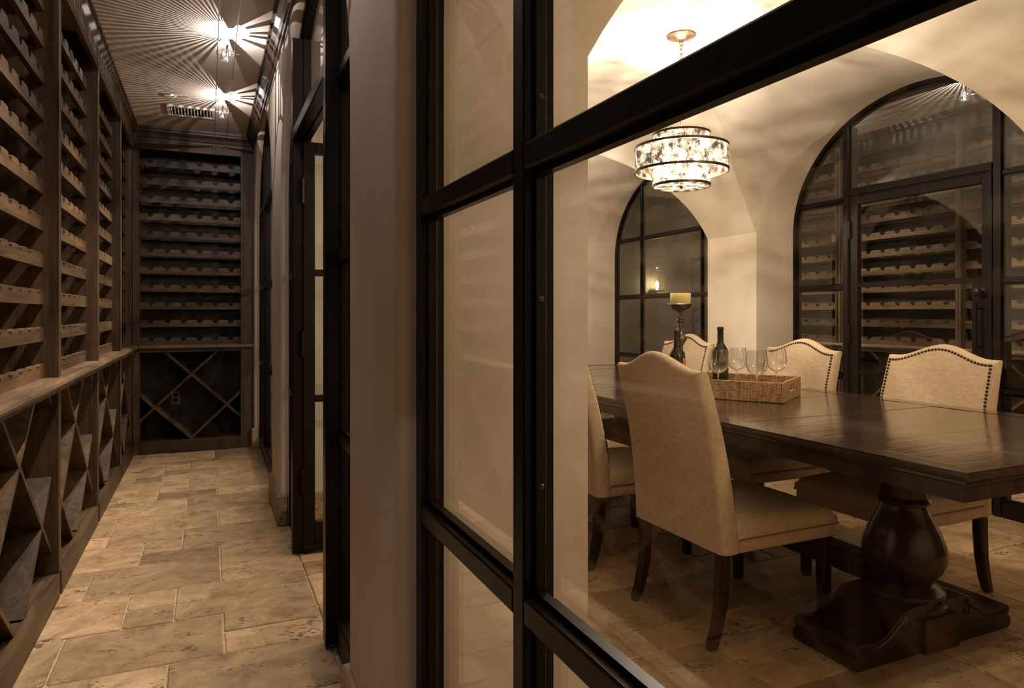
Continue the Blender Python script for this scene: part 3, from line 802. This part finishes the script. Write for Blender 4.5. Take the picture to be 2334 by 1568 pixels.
def halogen(x, y, aim, label, group):
    """cable light: cross rod, clamps, reflector cup finned to cast streaks and lit capsule"""
    root = empty('cable_light', (x, y, 2.54), label=label, cat='lamp', group=group)
    obj('cross_rod', MB().tube([(-.062, 0, .0), (.062, 0, .0)], .0028, 8), M_CHROME, root, 50)
    for s in (-1, 1):
        obj('clamp', MB().lathe([(.0, -.011), (.006, -.010), (.006, .010), (0, .011)], 10).xf(Matrix.Translation((s*.043, 0, 0))), M_CHROME, root, 40)
    # stem
    obj('socket_stem', MB().tube([(0, -.009, -.002), (.006, -.024, .038)], .005, 10), M_CHROME, root, 50)
    # fins added to streak the ceiling light: narrow towards the racks, wide opposite
    rf = MB(); sgn = aim
    fins = []
    a = 100
    while a < 262: fins.append((a, 2.5)); a += 5.0
    for a in (-92, -60, -38, -8, 12, 45, 78): fins.append((a, 11))
    for a, wd in fins:
        ar = radians(a); 
        if sgn > 0: ar = pi-ar
        hw_ = radians(wd)/2
        pr = [(.030, -.022), (.027, -.002), (.020, .034)]
        vs = []
        for r_, z_ in pr:
            for q in (-hw_, hw_):
                for dr in (0, .0006): vs.append(((r_+dr)*cos(ar+q), (r_+dr)*sin(ar+q), z_-.012))
        fs = []
        for k in range(2):
            o_ = k*4; n_ = o_+4
            fs += [(o_, o_+2, n_+2, n_), (o_+1, n_+1, n_+3, o_+3), (o_, n_, n_+1, o_+1), (o_+2, o_+3, n_+3, n_+2)]
        rf.add(vs, fs)
    # rim ring
    rf.tube([(.0305*cos(2*pi*k/24), .0305*sin(2*pi*k/24), -.034) for k in range(24)], .0012, 6, closed=True)
    obj('reflector', rf, M_CHROME, root)
    obj('halogen_capsule', MB().lathe([(0, -.006), (.003, -.005), (.0035, 0), (.003, .004), (0, .005)], 10, c=(0, 0, -.022)), M_LED, root, 60)
    gl = bpy.data.lights.new('capsule_glow', 'POINT'); gl.energy = TRACK_GLOW; gl.color = (1, .89, .85); gl.shadow_soft_size = .0002
    go = bpy.data.objects.new('capsule_glow', gl); COL.objects.link(go); go.parent = root; go.location = (0, .007, .004)
    sp = bpy.data.lights.new('beam', 'SPOT'); sp.energy = TRACK_SPOT; sp.color = (1, .81, .62); sp.spot_size = radians(66); sp.spot_blend = .9; sp.shadow_soft_size = .012
    so = bpy.data.objects.new('beam', sp); COL.objects.link(so); so.parent = root; so.location = (0, 0, -.045)
    dv = Vector((aim*.60, -.2, -1.45)); so.rotation_euler = dv.to_track_quat('-Z', 'Y').to_euler()
    return root
LL = {5.15: 'lit halogen cable light next to the ceiling vent', 3.98: 'lit halogen cable light in the middle of the aisle ceiling',
      2.81: 'halogen cable light just above the picture edge in the aisle', 1.64: 'second halogen cable light from the camera in the aisle', .47: 'halogen cable light over the camera in the aisle'}
for y, lb in LL.items(): halogen(.0875, y, -1, lb, 'cable lights of the left aisle')
for y in (1.64, 2.81, 3.98, 5.15):
    halogen(mir(.0875), y, 1, {1.64: 'nearest halogen cable light behind the dining room', 2.81: 'lit halogen cable light seen through the arch over the far door',
            3.98: 'halogen cable light hidden behind the pier beside the far door', 5.15: 'last halogen cable light behind the dining room'}[y], 'cable lights behind the dining room')

# passage sconce and pictures
s = empty('wall_sconce', (5.225, 7.30, 1.40), label='bell jar wall sconce glowing behind the arched window', cat='sconce')
obj('back_plate', MB().bbox(-.05, .05, -.012, 0, -.06, .06, .004), M_BRONZE, s)
obj('arm', MB().tube([(0, -.01, -.0), (0, -.06, -.02), (0, -.10, .0), (0, -.10, .02)], .006, 8), M_BRASS, s, 50)
obj('cup', MB().lathe([(.02, .0), (.092, .012), (.098, .02), (.09, .022)], 24, c=(0, -.10, .02)), M_BRASS, s, 40)
obj('bell_jar', MB().lathe([(.092, .0), (.095, .05), (.095, .21), (.088, .265), (.06, .305), (.025, .322), (0, .325)], 28, c=(0, -.10, .04)), M_STEM, s, 60)
obj('bulb', MB().lathe([(0, 0), (.012, .01), (.022, .04), (.018, .07), (.006, .095), (0, .1)], 14, c=(0, -.10, .06)), emit('sconce_bulb', (1, .72, .42), 45), s, 60)
pl = bpy.data.lights.new('sconce_light', 'POINT'); pl.energy = SCONCE_W; pl.color = (1, .75, .48); pl.shadow_soft_size = .02
po = bpy.data.objects.new('sconce_light', pl); COL.objects.link(po); po.parent = s; po.location = (0, -.10, .13)
def picture(x, z, w_, h_, label):
    r_ = empty('framed_picture', (x, 7.30, z), label=label, cat='picture')
    mb = MB()
    for (a0, a1, b0, b1) in ((-w_, w_, h_-.03, h_), (-w_, w_, -h_, -h_+.03), (-w_, -w_+.03, -h_+.03, h_-.03), (w_-.03, w_, -h_+.03, h_-.03)): mb.bbox(a0, a1, -.03, 0, b0, b1, .004)
    obj('picture_frame', mb, M_LEG, r_)
    obj('picture_sheet', MB().box(-w_+.03, w_-.03, -.012, -.002, -h_+.03, h_-.03), plain('dim_print', (.12, .13, .16), .6, noise=.8, nscale=14), r_)
picture(5.98, 1.66, .14, .22, 'upper dark framed picture beyond the arched window')
picture(5.98, 1.02, .14, .20, 'lower dark framed picture beyond the arched window')

# ---------------------------------------------------------------- dining table
TX0, TX1, TY0, TY1, TZ = 1.69, 2.88, 1.073, 4.54, .75
tb = empty('dining_table', ((TX0+TX1)/2, (TY0+TY1)/2, 0), label='long dark trestle dining table with turned pedestals', cat='table')
bw = .085
n = 22; y = TY0+bw; step = (TY1-TY0-2*bw)/n
for i in range(n):
    z = TZ-random.uniform(0, .0012)
    obj('top_plank', MB().bbox(TX0+bw+.001, TX1-bw-.001, y+.0002, y+step-.0002, TZ-.03, z, .0008), M_TOP, tb, world=True); y += step
def mitre(pts, mat):
    obj('border_board', MB().prism(pts, lambda a, b_, d: (a, b_, d), TZ-.03, TZ+.0005), mat, tb, world=True)
mitre([(TX0, TY0), (TX0+bw, TY0+bw), (TX0+bw, TY1-bw), (TX0, TY1)], M_TOPY)
mitre([(TX1, TY0), (TX1, TY1), (TX1-bw, TY1-bw), (TX1-bw, TY0+bw)], M_TOPY)
mitre([(TX0, TY0), (TX1, TY0), (TX1-bw, TY0+bw), (TX0+bw, TY0+bw)], M_TOP)
mitre([(TX0, TY1), (TX0+bw, TY1-bw), (TX1-bw, TY1-bw), (TX1, TY1)], M_TOP)
# moulded edge and apron
mb = MB()
def ring(o0, z0, o1, z1):
    a = [(TX0-o0, TY0-o0), (TX1+o0, TY0-o0), (TX1+o0, TY1+o0), (TX0-o0, TY1+o0)]
    c = [(TX0-o1, TY0-o1), (TX1+o1, TY0-o1), (TX1+o1, TY1+o1), (TX0-o1, TY1+o1)]
    mb.add([(x, y, z0) for x, y in a]+[(x, y, z1) for x, y in c], [(i, (i+1) % 4, 4+(i+1) % 4, 4+i) for i in range(4)])
prof = [(-.02, TZ-.004), (.004, TZ-.004), (.007, TZ-.010), (.006, TZ-.018), (0, TZ-.022), (-.002, TZ-.030), (-.006, TZ-.034), (-.006, TZ-.075), (-.05, TZ-.075)]
for (o0, z0), (o1, z1) in zip(prof, prof[1:]): ring(o0, z0, o1, z1)
obj('moulded_edge', mb, M_TURN, tb, world=True)
obj('under_frame', MB().box(TX0+.12, TX1-.12, TY0+.25, TY1-.25, TZ-.10, TZ-.031), M_TURN, tb, world=True)
def pedestal(cx, cy):
    prof = [(.0, .105), (.13, .105), (.138, .118), (.138, .135), (.128, .142), (.122, .150), (.130, .160), (.128, .172), (.112, .180), (.104, .190), (.092, .197),
            (.100, .210), (.121, .24), (.133, .270), (.136, .298), (.131, .33), (.117, .37), (.097, .41), (.080, .442), (.073, .464), (.083, .470), (.087, .479), (.083, .488), (.075, .494),
            (.076, .55), (.092, .60), (.098, .65), (.098, .66), (0, .66)]
    p = obj('pedestal_column', MB().lathe(prof, 40, c=(cx, cy, 0)), M_TURN, tb, 30, world=True)
    obj('pedestal_cap', MB().bbox(cx-.32, cx+.32, cy-.06, cy+.06, .60, .655, .006), M_TURN, tb, world=True)
    obj('pedestal_block', MB().bbox(cx-.085, cx+.085, cy-.145, cy+.145, 0, .115, .004), M_TURN, tb, world=True)
    for s in (-1, 1):
        P_ = [(.02, 0), (.385, 0), (.398, .010), (.402, .026), (.396, .040), (.384, .046), (.392, .054), (.394, .068), (.386, .082), (.370, .088), (.350, .084), (.32, .078), (.285, .082), (.25, .095), (.215, .120), (.18, .145), (.14, .158), (.02, .160)]
        ft = obj('scroll_foot', MB().prism(P_, lambda a, b_, d: (cx+s*a, d, b_), cy-.125, cy+.125), M_TURN, tb, 35, world=True)
        # carved scroll along both side faces
        mb = MB()
        for yy in (cy-.125, cy+.125):
            pts = []
            for q in range(15):
                a = q/14*2.4*pi; rr = .010+.016*q/14
                pts.append((cx+s*(.155+rr*cos(a+.6)), yy, .112+rr*sin(a+.6)))
            pts += [(cx+s*x_, yy, z_) for x_, z_ in ((.20, .105), (.24, .078), (.29, .060), (.34, .058), (.37, .068))]
            mb.tube(pts, .006, 6)
        obj('carved_scroll', mb, M_TURN, tb, 50, world=True)
pedestal(2.27, 1.66); pedestal(2.27, 3.95)
obj('stretcher', MB().bbox(2.27-.045, 2.27+.045, 1.79, 3.82, .15, .235, .006), M_TURN, tb, world=True)

# ---------------------------------------------------------------- chairs
def back_x(z):       # rear surface of the backrest, local x
    t = max(0, (z-.33)/.63)
    return -.27-.02*t-.085*t*t
def camel(s_): return .948+.056*(0.5+.5*cos(pi*min(1, abs(s_)/.86)))
def make_chair():
    root = empty('dining_chair')
    # backrest as a closed cushion-like slab
    NS, NT = 40, 40
    def par(i, n):   # denser near both ends
        t = i/n; return .5-.5*cos(pi*t)
    def hwid(z): return .262-.016*max(0, (z-.33)/.63)
    def surf(front):
        vs = []
        for j in range(NT+1):
            tj = par(j, NT)
            for i in range(NS+1):
                s_ = -1+2*par(i, NS); zt = camel(s_); z = .325+(zt-.325)*tj
                yy = s_*hwid(z)
                de = min((1-abs(s_))*.262, (1-tj)*(zt-.325), .022 if tj > .02 else .022)/.022
                de = max(0, min(1, de)); f = sqrt(1-(1-de)**2)
                th = .082-.026*max(0, (z-.33)/.63)
                mid = back_x(z)+th/2; bow = .006*(1-s_*s_)*sin(pi*tj)
                x = mid+(th/2*f+bow*(1 if front else .3)*f)*(1 if front else -1)
                vs.append((x, yy, z))
        return vs
    mb = MB(); a, b_ = surf(True), surf(False); k = NS+1
    fs = [(j*k+i, j*k+i+1, (j+1)*k+i+1, (j+1)*k+i) for j in range(NT) for i in range(NS)]
    mb.add(a, fs); mb.add(b_, [f[::-1] for f in fs])
    bm = bmesh.new(); me_ = bpy.data.meshes.new('t'); me_.from_pydata(mb.v, [], mb.f); bm.from_mesh(me_); bmesh.ops.remove_doubles(bm, verts=bm.verts, dist=.0004)
    bnd = [e for e in bm.edges if e.is_boundary]; bmesh.ops.holes_fill(bm, edges=bnd, sides=0)
    mb = MB().bm(bm)
    obj('backrest', mb, M_LINEN, root, 50)
    # nailheads along the front edge
    mb = MB()
    path = []
    ins = .022
    def fx(z, s_):
        th = .082-.026*max(0, (z-.33)/.63); tj = (z-.325)/(camel(s_)-.325)
        return back_x(z)+th+.006*(1-s_*s_)*sin(pi*tj)
    z = .47
    while z < camel(1)-ins: path.append((-(hwid(z)-ins), z)); z += .0148
    s_ = -(1-ins/.25)
    while s_ < (1-ins/.25): path.append((s_*.247, camel(s_)-ins)); s_ += .0148/.247
    z = camel(1)-ins
    while z > .47: path.append((hwid(z)-ins, z)); z -= .0148
    for (yy, zz) in path:
        s2 = yy/.25; c = Vector((fx(zz, s2), yy, zz)); R_ = .0068
        o_ = len(mb.v)
        mb.lathe([(R_, 0), (R_*.8, .0028), (R_*.4, .0044), (0, .005)], 8, cap=False)
        M = Matrix.Translation(c) @ Matrix.Rotation(pi/2, 4, 'Y')
        mb.v[o_:] = [tuple(M @ Vector(p)) for p in mb.v[o_:]]
    nn = obj('nailhead_trim', mb, M_NAIL, root, 50); nn['label'] = 'row of dark bronze nailheads'
    # seat cushion and rail
    def pill(x0, x1, y0, y1, z0, z1, crown, r_, nx=16, ny=16):
        vs = []; m_ = MB()
        for j in range(ny+1):
            for i in range(nx+1):
                a_, b2 = .5-.5*cos(pi*i/nx), .5-.5*cos(pi*j/ny)
                x = x0+(x1-x0)*a_; yv = y0+(y1-y0)*b2
                de = min(a_*(x1-x0)+.012, (1-a_)*(x1-x0), b2*(y1-y0), (1-b2)*(y1-y0))/r_
                f = sqrt(1-(1-max(0, min(1, de)))**2)
                c_ = crown*sin(pi*b2)**.6*sin(pi*min(1, a_*.85+.15))**.6 if 0 < b2 < 1 and a_ < 1 else 0
                vs.append((x, yv, z0+(z1-z0)*f+c_*f))
        kk = nx+1
        m_.add(vs, [(j*kk+i, j*kk+i+1, (j+1)*kk+i+1, (j+1)*kk+i) for j in range(ny) for i in range(nx)])
        # skirt down
        ringv = [i for i in range(kk)]+[j*kk+nx for j in range(1, ny+1)]+[ny*kk+i for i in range(nx-1, -1, -1)]+[j*kk for j in range(ny-1, 0, -1)]
        base = len(m_.v); m_.v += [(vs[i][0], vs[i][1], z0-.004) for i in ringv]; q = len(ringv)
        for i in range(q): m_.f.append((ringv[i], ringv[(i+1) % q], base+(i+1) % q, base+i))
        m_.f.append(tuple(range(base, base+q)))
        return m_
    obj('seat', pill(-.205, .272, -.262, .262, .375, .425, .026, .035), M_LINEN, root, 60)
    obj('seat_rail', MB().bbox(-.20, .266, -.258, .258, .322, .371, .008), M_LINEN, root, 50)
    pp = [(-.20, -.262, .372), (.268, -.262, .372), (.268, .262, .372), (-.20, .262, .372)]
    pi_ = obj('piping', MB().tube(pp, .0035, 6), M_PIPING, root, 60)
    # legs
    for s in (-1, 1):
        mb = MB()
        secs = [(-.238, .330, .023), (-.240, .25, .0225), (-.248, .15, .021), (-.268, .06, .0195), (-.286, .012, .018), (-.290, 0, .013)]
        vs = []; fs = []
        for (x, z, r_) in secs:
            c = r_*.35
            for (p, q) in ((r_, r_-c), (r_-c, r_), (-r_+c, r_), (-r_, r_-c), (-r_, -r_+c), (-r_+c, -r_), (r_-c, -r_), (r_, -r_+c)): vs.append((x+p, s*.222+q, z))
        for i in range(len(secs)-1):
            for k_ in range(8): fs.append((i*8+k_, i*8+(k_+1) % 8, (i+1)*8+(k_+1) % 8, (i+1)*8+k_))
        fs += [tuple(range(8)), tuple(range(len(vs)-8, len(vs)))]
        mb.add(vs, fs); obj('leg', mb, M_LEG, root, 35)
        mb = MB(); vs = []; fs = []
        secs = [(.238, .330, .024), (.239, .15, .021), (.240, .012, .018), (.240, 0, .014)]
        for (x, z, r_) in secs:
            c = r_*.3
            for (p, q) in ((r_, r_-c), (r_-c, r_), (-r_+c, r_), (-r_, r_-c), (-r_, -r_+c), (-r_+c, -r_), (r_-c, -r_), (r_, -r_+c)): vs.append((x+p, s*.222+q, z))
        for i in range(len(secs)-1):
            for k_ in range(8): fs.append((i*8+k_, i*8+(k_+1) % 8, (i+1)*8+(k_+1) % 8, (i+1)*8+k_))
        fs += [tuple(range(8)), tuple(range(len(vs)-8, len(vs)))]
        mb.add(vs, fs); obj('leg', mb, M_LEG, root, 35)
    return root
c0 = make_chair(); usedc = False
CH = [(1.845, 2.065, 0, 'cream linen dining chair nearest the window, its back to us'),
      (1.845, 2.855, 0, 'cream linen chair mostly hidden behind the nearest chair'),
      (1.845, 3.65, 0, 'cream linen chair beyond the hidden one on the window side'),
      (2.63, 1.985, pi, 'cream linen chair with nailhead trim in front of the closed door'),
      (2.63, 2.77, pi, 'cream linen chair with nailhead trim behind the wine glasses'),
      (2.63, 3.74, pi, 'cream linen chair with nailhead trim behind the candlestick and bottles')]
for x, y, rz, lb in CH:
    c = copy_tree(c0) if usedc else c0; usedc = True
    c.location = (x, y, 0); c.rotation_euler = (0, 0, rz+random.uniform(-.02, .02)); tag(c, lb, 'chair', 'upholstered chairs around the dining table')

# ---------------------------------------------------------------- on the table
ang = atan2(.84, -.54)-pi/2          # local +y = long direction
ex, ey = Vector((.84, .54)).normalized(), Vector((-.54, .84)).normalized()
near = Vector((2.275, 2.225)); TWd, TLn = .395, .47
tc = near+ex*TWd/2+ey*TLn/2
tr = empty('serving_tray', (tc.x, tc.y, TZ+.001), ang, label='rectangular woven raffia serving tray with cut-out handles', cat='tray')
a_, l_ = TWd/2, TLn/2; th = .011; hz = .088
obj('tray_base', MB().box(-a_+th, a_-th, -l_+th, l_-th, 0, .008), M_TRAY, tr)
for s in (-1, 1): obj('side_wall', MB().bbox(s*a_, s*(a_-th), -l_, l_, 0, hz, .002), M_TRAY, tr)
for s in (-1, 1):
    mb = MB(); y0, y1 = s*l_, s*(l_-th)
    mb.box(-a_+th, -.045, y0, y1, 0, hz); mb.box(.045, a_-th, y0, y1, 0, hz); mb.box(-.045, .045, y0, y1, 0, .038); mb.box(-.045, .045, y0, y1, .066, hz)
    obj('handle_wall', mb, M_TRAY, tr)
def bottle(pos, label, lab_ang, lab=True):
    b = empty('wine_bottle', pos, label=label, cat='bottle', group='wine bottles on the table')
    prof = [(0, .006), (.030, .0), (.037, .004), (.038, .012), (.038, .185), (.0365, .198), (.031, .212), (.022, .226), (.0148, .240), (.0145, .255), (.0138, .30), (.0158, .302), (.0158, .310), (.0135, .312), (.0, .312)]
    m, nt, out = newmat('bottle_glass'); q = bsdf(nt, out, .04, 0, .6, base=(.018, .026, .004)); q.inputs['Transmission Weight'].default_value = .35
    obj('glass_body', MB().lathe(prof, 32), m, b, 40)
    obj('capsule', MB().lathe([(.0150, .245), (.0146, .256), (.0143, .300), (.0148, .301), (.0148, .313), (.0140, .316), (0, .316)], 24, cap=False), plain('capsule_foil', (.012, .009, .008), .4), b, 40)
    if lab:
        vs = []; fs = []
        for i in range(13):
            a = lab_ang+radians(-60+120*i/12)
            for z in (.07, .192): vs.append((.0386*cos(a), .0386*sin(a), z))
        for i in range(12): fs.append((2*i, 2*i+2, 2*i+3, 2*i+1))
        obj('paper_label', MB().add(vs, fs), plain('label_paper', (.5, .22, .09), .6, noise=.5, nscale=60), b, 60)
    return b
p = P(1543, 3.06, TZ+.0015); bottle(p, 'dark green wine bottle beside the tray, in front of the candlestick', -.45)
p = P(1642, 3.33, TZ+.0105); bottle(p, 'dark green wine bottle standing in the tray behind the glasses', 1.75)
def glass(pos, label):
    g = empty('wine_glass', pos, label=label, cat='glass', group='red wine glasses in the tray')
    obj('bowl', MB().lathe([(.0045, .098), (.012, .101), (.026, .108), (.038, .120), (.046, .137), (.049, .155), (.048, .175), (.044, .195), (.040, .212), (.0392, .212), (.043, .195), (.047, .175), (.048, .155), (.045, .138), (.037, .1215), (.025, .110), (.012, .1035), (0, .102)], 32, cap=False), M_STEM, g, 60)
    obj('stem', MB().lathe([(.006, .004), (.0038, .012), (.0032, .05), (.0036, .09), (.0055, .1005)], 14), M_STEMS, g, 60)
    obj('foot', MB().lathe([(0, .0), (.034, 0), (.035, .0012), (.020, .003), (.006, .006), (0, .007)], 28), M_STEM, g, 60)
for u, D, lb in ((1637, 3.19, 'large empty wine glass in front of the upright bottle'), (1680, 3.38, 'wine glass at the back of the tray, second from the bottle'),
                 (1725, 3.10, 'large wine glass third along the tray, near its edge'), (1770, 3.29, 'wine glass farthest from the bottle in the tray')):
    glass(P(u, D, TZ+.0105), lb)
cs = empty('candlestick', P(1551, 3.48, TZ), label='tall turned antique brass pillar candlestick', cat='candlestick')
obj('turned_stem', MB().lathe([(0, 0), (.065, 0), (.067, .008), (.058, .016), (.048, .022), (.030, .034), (.018, .05), (.014, .07), (.020, .085), (.024, .095), (.020, .105), (.013, .115), (.012, .15), (.015, .165), (.022, .175), (.024, .185), (.020, .195),
    (.013, .205), (.013, .225), (.020, .24), (.030, .255), (.034, .265), (.028, .275), (.016, .285), (.014, .30), (.020, .305), (.020, .312), (.014, .318), (.014, .345), (.021, .350), (.021, .358), (.015, .364), (.016, .39), (.022, .405), (.028, .41), (0, .41)], 32), M_BRASS, cs, 40)
obj('drip_pan', MB().lathe([(0, .408), (.035, .408), (.055, .418), (.064, .434), (.069, .438), (.066, .441), (.060, .437), (.050, .425), (.03, .418), (0, .417)], 36), M_BRASS, cs, 40)
cd_m, nt, out = newmat('candle_wax'); q = bsdf(nt, out, .45, 0, .3, base=(.95, .82, .36)); q.inputs['Subsurface Weight'].default_value = .6; q.inputs['Subsurface Radius'].default_value = (.03, .02, .006); q.inputs['Subsurface Scale'].default_value = .6
pc = P(1551, 3.48, TZ+.4175)
cd = empty('pillar_candle', pc, label='honey yellow pillar candle on the tall candlestick', cat='candle')
obj('wax', MB().lathe([(0, 0), (.050, 0), (.051, .003), (.051, .074), (.049, .077), (.042, .074), (.015, .072), (0, .072)], 36), cd_m, cd, 40)
obj('wick', MB().tube([(0, 0, .071), (.001, 0, .078), (.003, 0, .083)], .0012, 6), M_DARK, cd)

# ---------------------------------------------------------------- chandelier
chx, chy = CX, 2.89
ch = empty('chandelier', (chx, chy, 2.59), label='two-tier drum chandelier of antiqued glass panels on a chain', cat='chandelier')
z0 = 2.59
def cz(z): return z-z0
obj('canopy', MB().lathe([(0, -.034), (.012, -.034), (.016, -.028), (.035, -.024), (.040, -.018), (.060, -.012), (.074, -.008), (.077, -.002), (.075, .006), (0, .006)], 32), M_CANOPY, ch, 40)
obj('canopy_loop', MB().tube([(.010*cos(a), 0, -.046+.013*sin(a)) for a in [2*pi*i/16 for i in range(16)]], .003, 6, closed=True), M_CANOPY, ch, 60)
zz = -.062; i = 0
lme = {}
while zz > cz(2.09):
    pts = []
    for k in range(16):
        a = 2*pi*k/16; px, pz = .0075*cos(a), .0155*sin(a)
        pts.append((px, 0, pz) if i % 2 else (0, px, pz))
    if i % 2 not in lme: lme[i % 2] = mesh_of('chain_link', MB().tube(pts, .0022, 6, closed=True), M_CANOPY, 60)
    o = obj('chain_link', None, None, ch, me=lme[i % 2]); o.location = (0, 0, zz)
    zz -= .0245; i += 1
def band(r, z, h=.012):
    obj('rim_band', MB().lathe([(r-.004, z), (r+.003, z), (r+.003, z+h), (r-.004, z+h), (r-.004, z)], 64, cap=False), M_BRONZE, ch, 40)
RO, RI = .238, .146
ZB, ZT = 1.874, 2.006
zb, zt = 1.800, 2.075
band(RO, cz(ZT)-.010); band(RO, cz(ZB)); band(RI, cz(zt)-.010); band(RI, cz(zb)); 
def panels(r, z_0, z_1, n):
    for k in range(n):
        a = 2*pi*(k+.5)/n; hwd = pi*r/n-.0022
        t = Matrix.Rotation(a, 4, 'Z')
        m = MB().box(r-.003, r+.0, -hwd, hwd, z_0, z_1).xf(t); obj('glass_panel', m, M_MERC, ch)
panels(RO-.001, cz(ZB)+.012, cz(ZT)-.010, 24)
panels(RI-.001, cz(ZT)+.0, cz(zt)-.010, 15); panels(RI-.001, cz(zb)+.012, cz(ZB)+.012, 15)
obj('bottom_diffuser', MB().lathe([(0, cz(zb)+.004), (RI-.004, cz(zb)+.004), (RI-.004, cz(zb)+.007), (0, cz(zb)+.007)], 40), M_MERC, ch)
obj('finial', MB().lathe([(0, -.012), (.006, -.008), (.008, 0), (.004, .004)], 12, c=(0, 0, cz(zb)+.002)), M_BRASS, ch, 50)
mb = MB()
for k in range(3):
    a = 2*pi*k/3+.3
    mb.tube([(0, 0, cz(zt)+.015), (RI*cos(a), RI*sin(a), cz(zt)-.005)], .003, 6)
    mb.tube([(RI*cos(a), RI*sin(a), cz(ZT)-.004), (RO*cos(a), RO*sin(a), cz(ZT)-.004)], .003, 6)
mb.tube([(0, 0, cz(zt)+.02), (0, 0, cz(zb)+.01)], .005, 8)
obj('spider_frame', mb, M_BRONZE, ch, 50)
for k in range(4):
    a = pi/4+k*pi/2+.25; bx_, by_ = .075*cos(a), .075*sin(a)
    obj('candle_socket', MB().tube([(0, 0, cz(1.875)), (bx_*.6, by_*.6, cz(1.868)), (bx_, by_, cz(1.875)), (bx_, by_, cz(1.91))], .006, 8), M_BRASS, ch, 50)
    obj('bulb', MB().lathe([(0, 0), (.009, .004), (.016, .022), (.014, .04), (.006, .058), (0, .064)], 14, c=(bx_, by_, cz(1.91))), M_BULB, ch, 60)
    l = bpy.data.lights.new('bulb_light', 'POINT'); l.energy = CHAND_W; l.color = (1, .86, .73); l.shadow_soft_size = .007
    lo = bpy.data.objects.new('bulb_light', l); COL.objects.link(lo); lo.parent = ch; lo.location = (bx_, by_, cz(1.935))

for yy, k, col_, lb in ((.41, 1.0, (1, .80, .58), 'added unseen drum chandelier lighting the near end of the dining room'),
                      (5.375, .95, (1, .86, .73), 'added unseen drum chandelier lighting the far vault of the dining room')):
    c2 = copy_tree(ch); c2.location = (CX, yy, 2.59); c2['label'] = lb; c2['group'] = 'drum chandeliers of the dining room'  # unseen copies, added to light the wall faces of the outer bays
    for q in KIDS(c2):
        if q.type == 'LIGHT': q.data = q.data.copy(); q.data.energy = CHAND_W*k; q.data.color = col_
ch['group'] = 'drum chandeliers of the dining room'
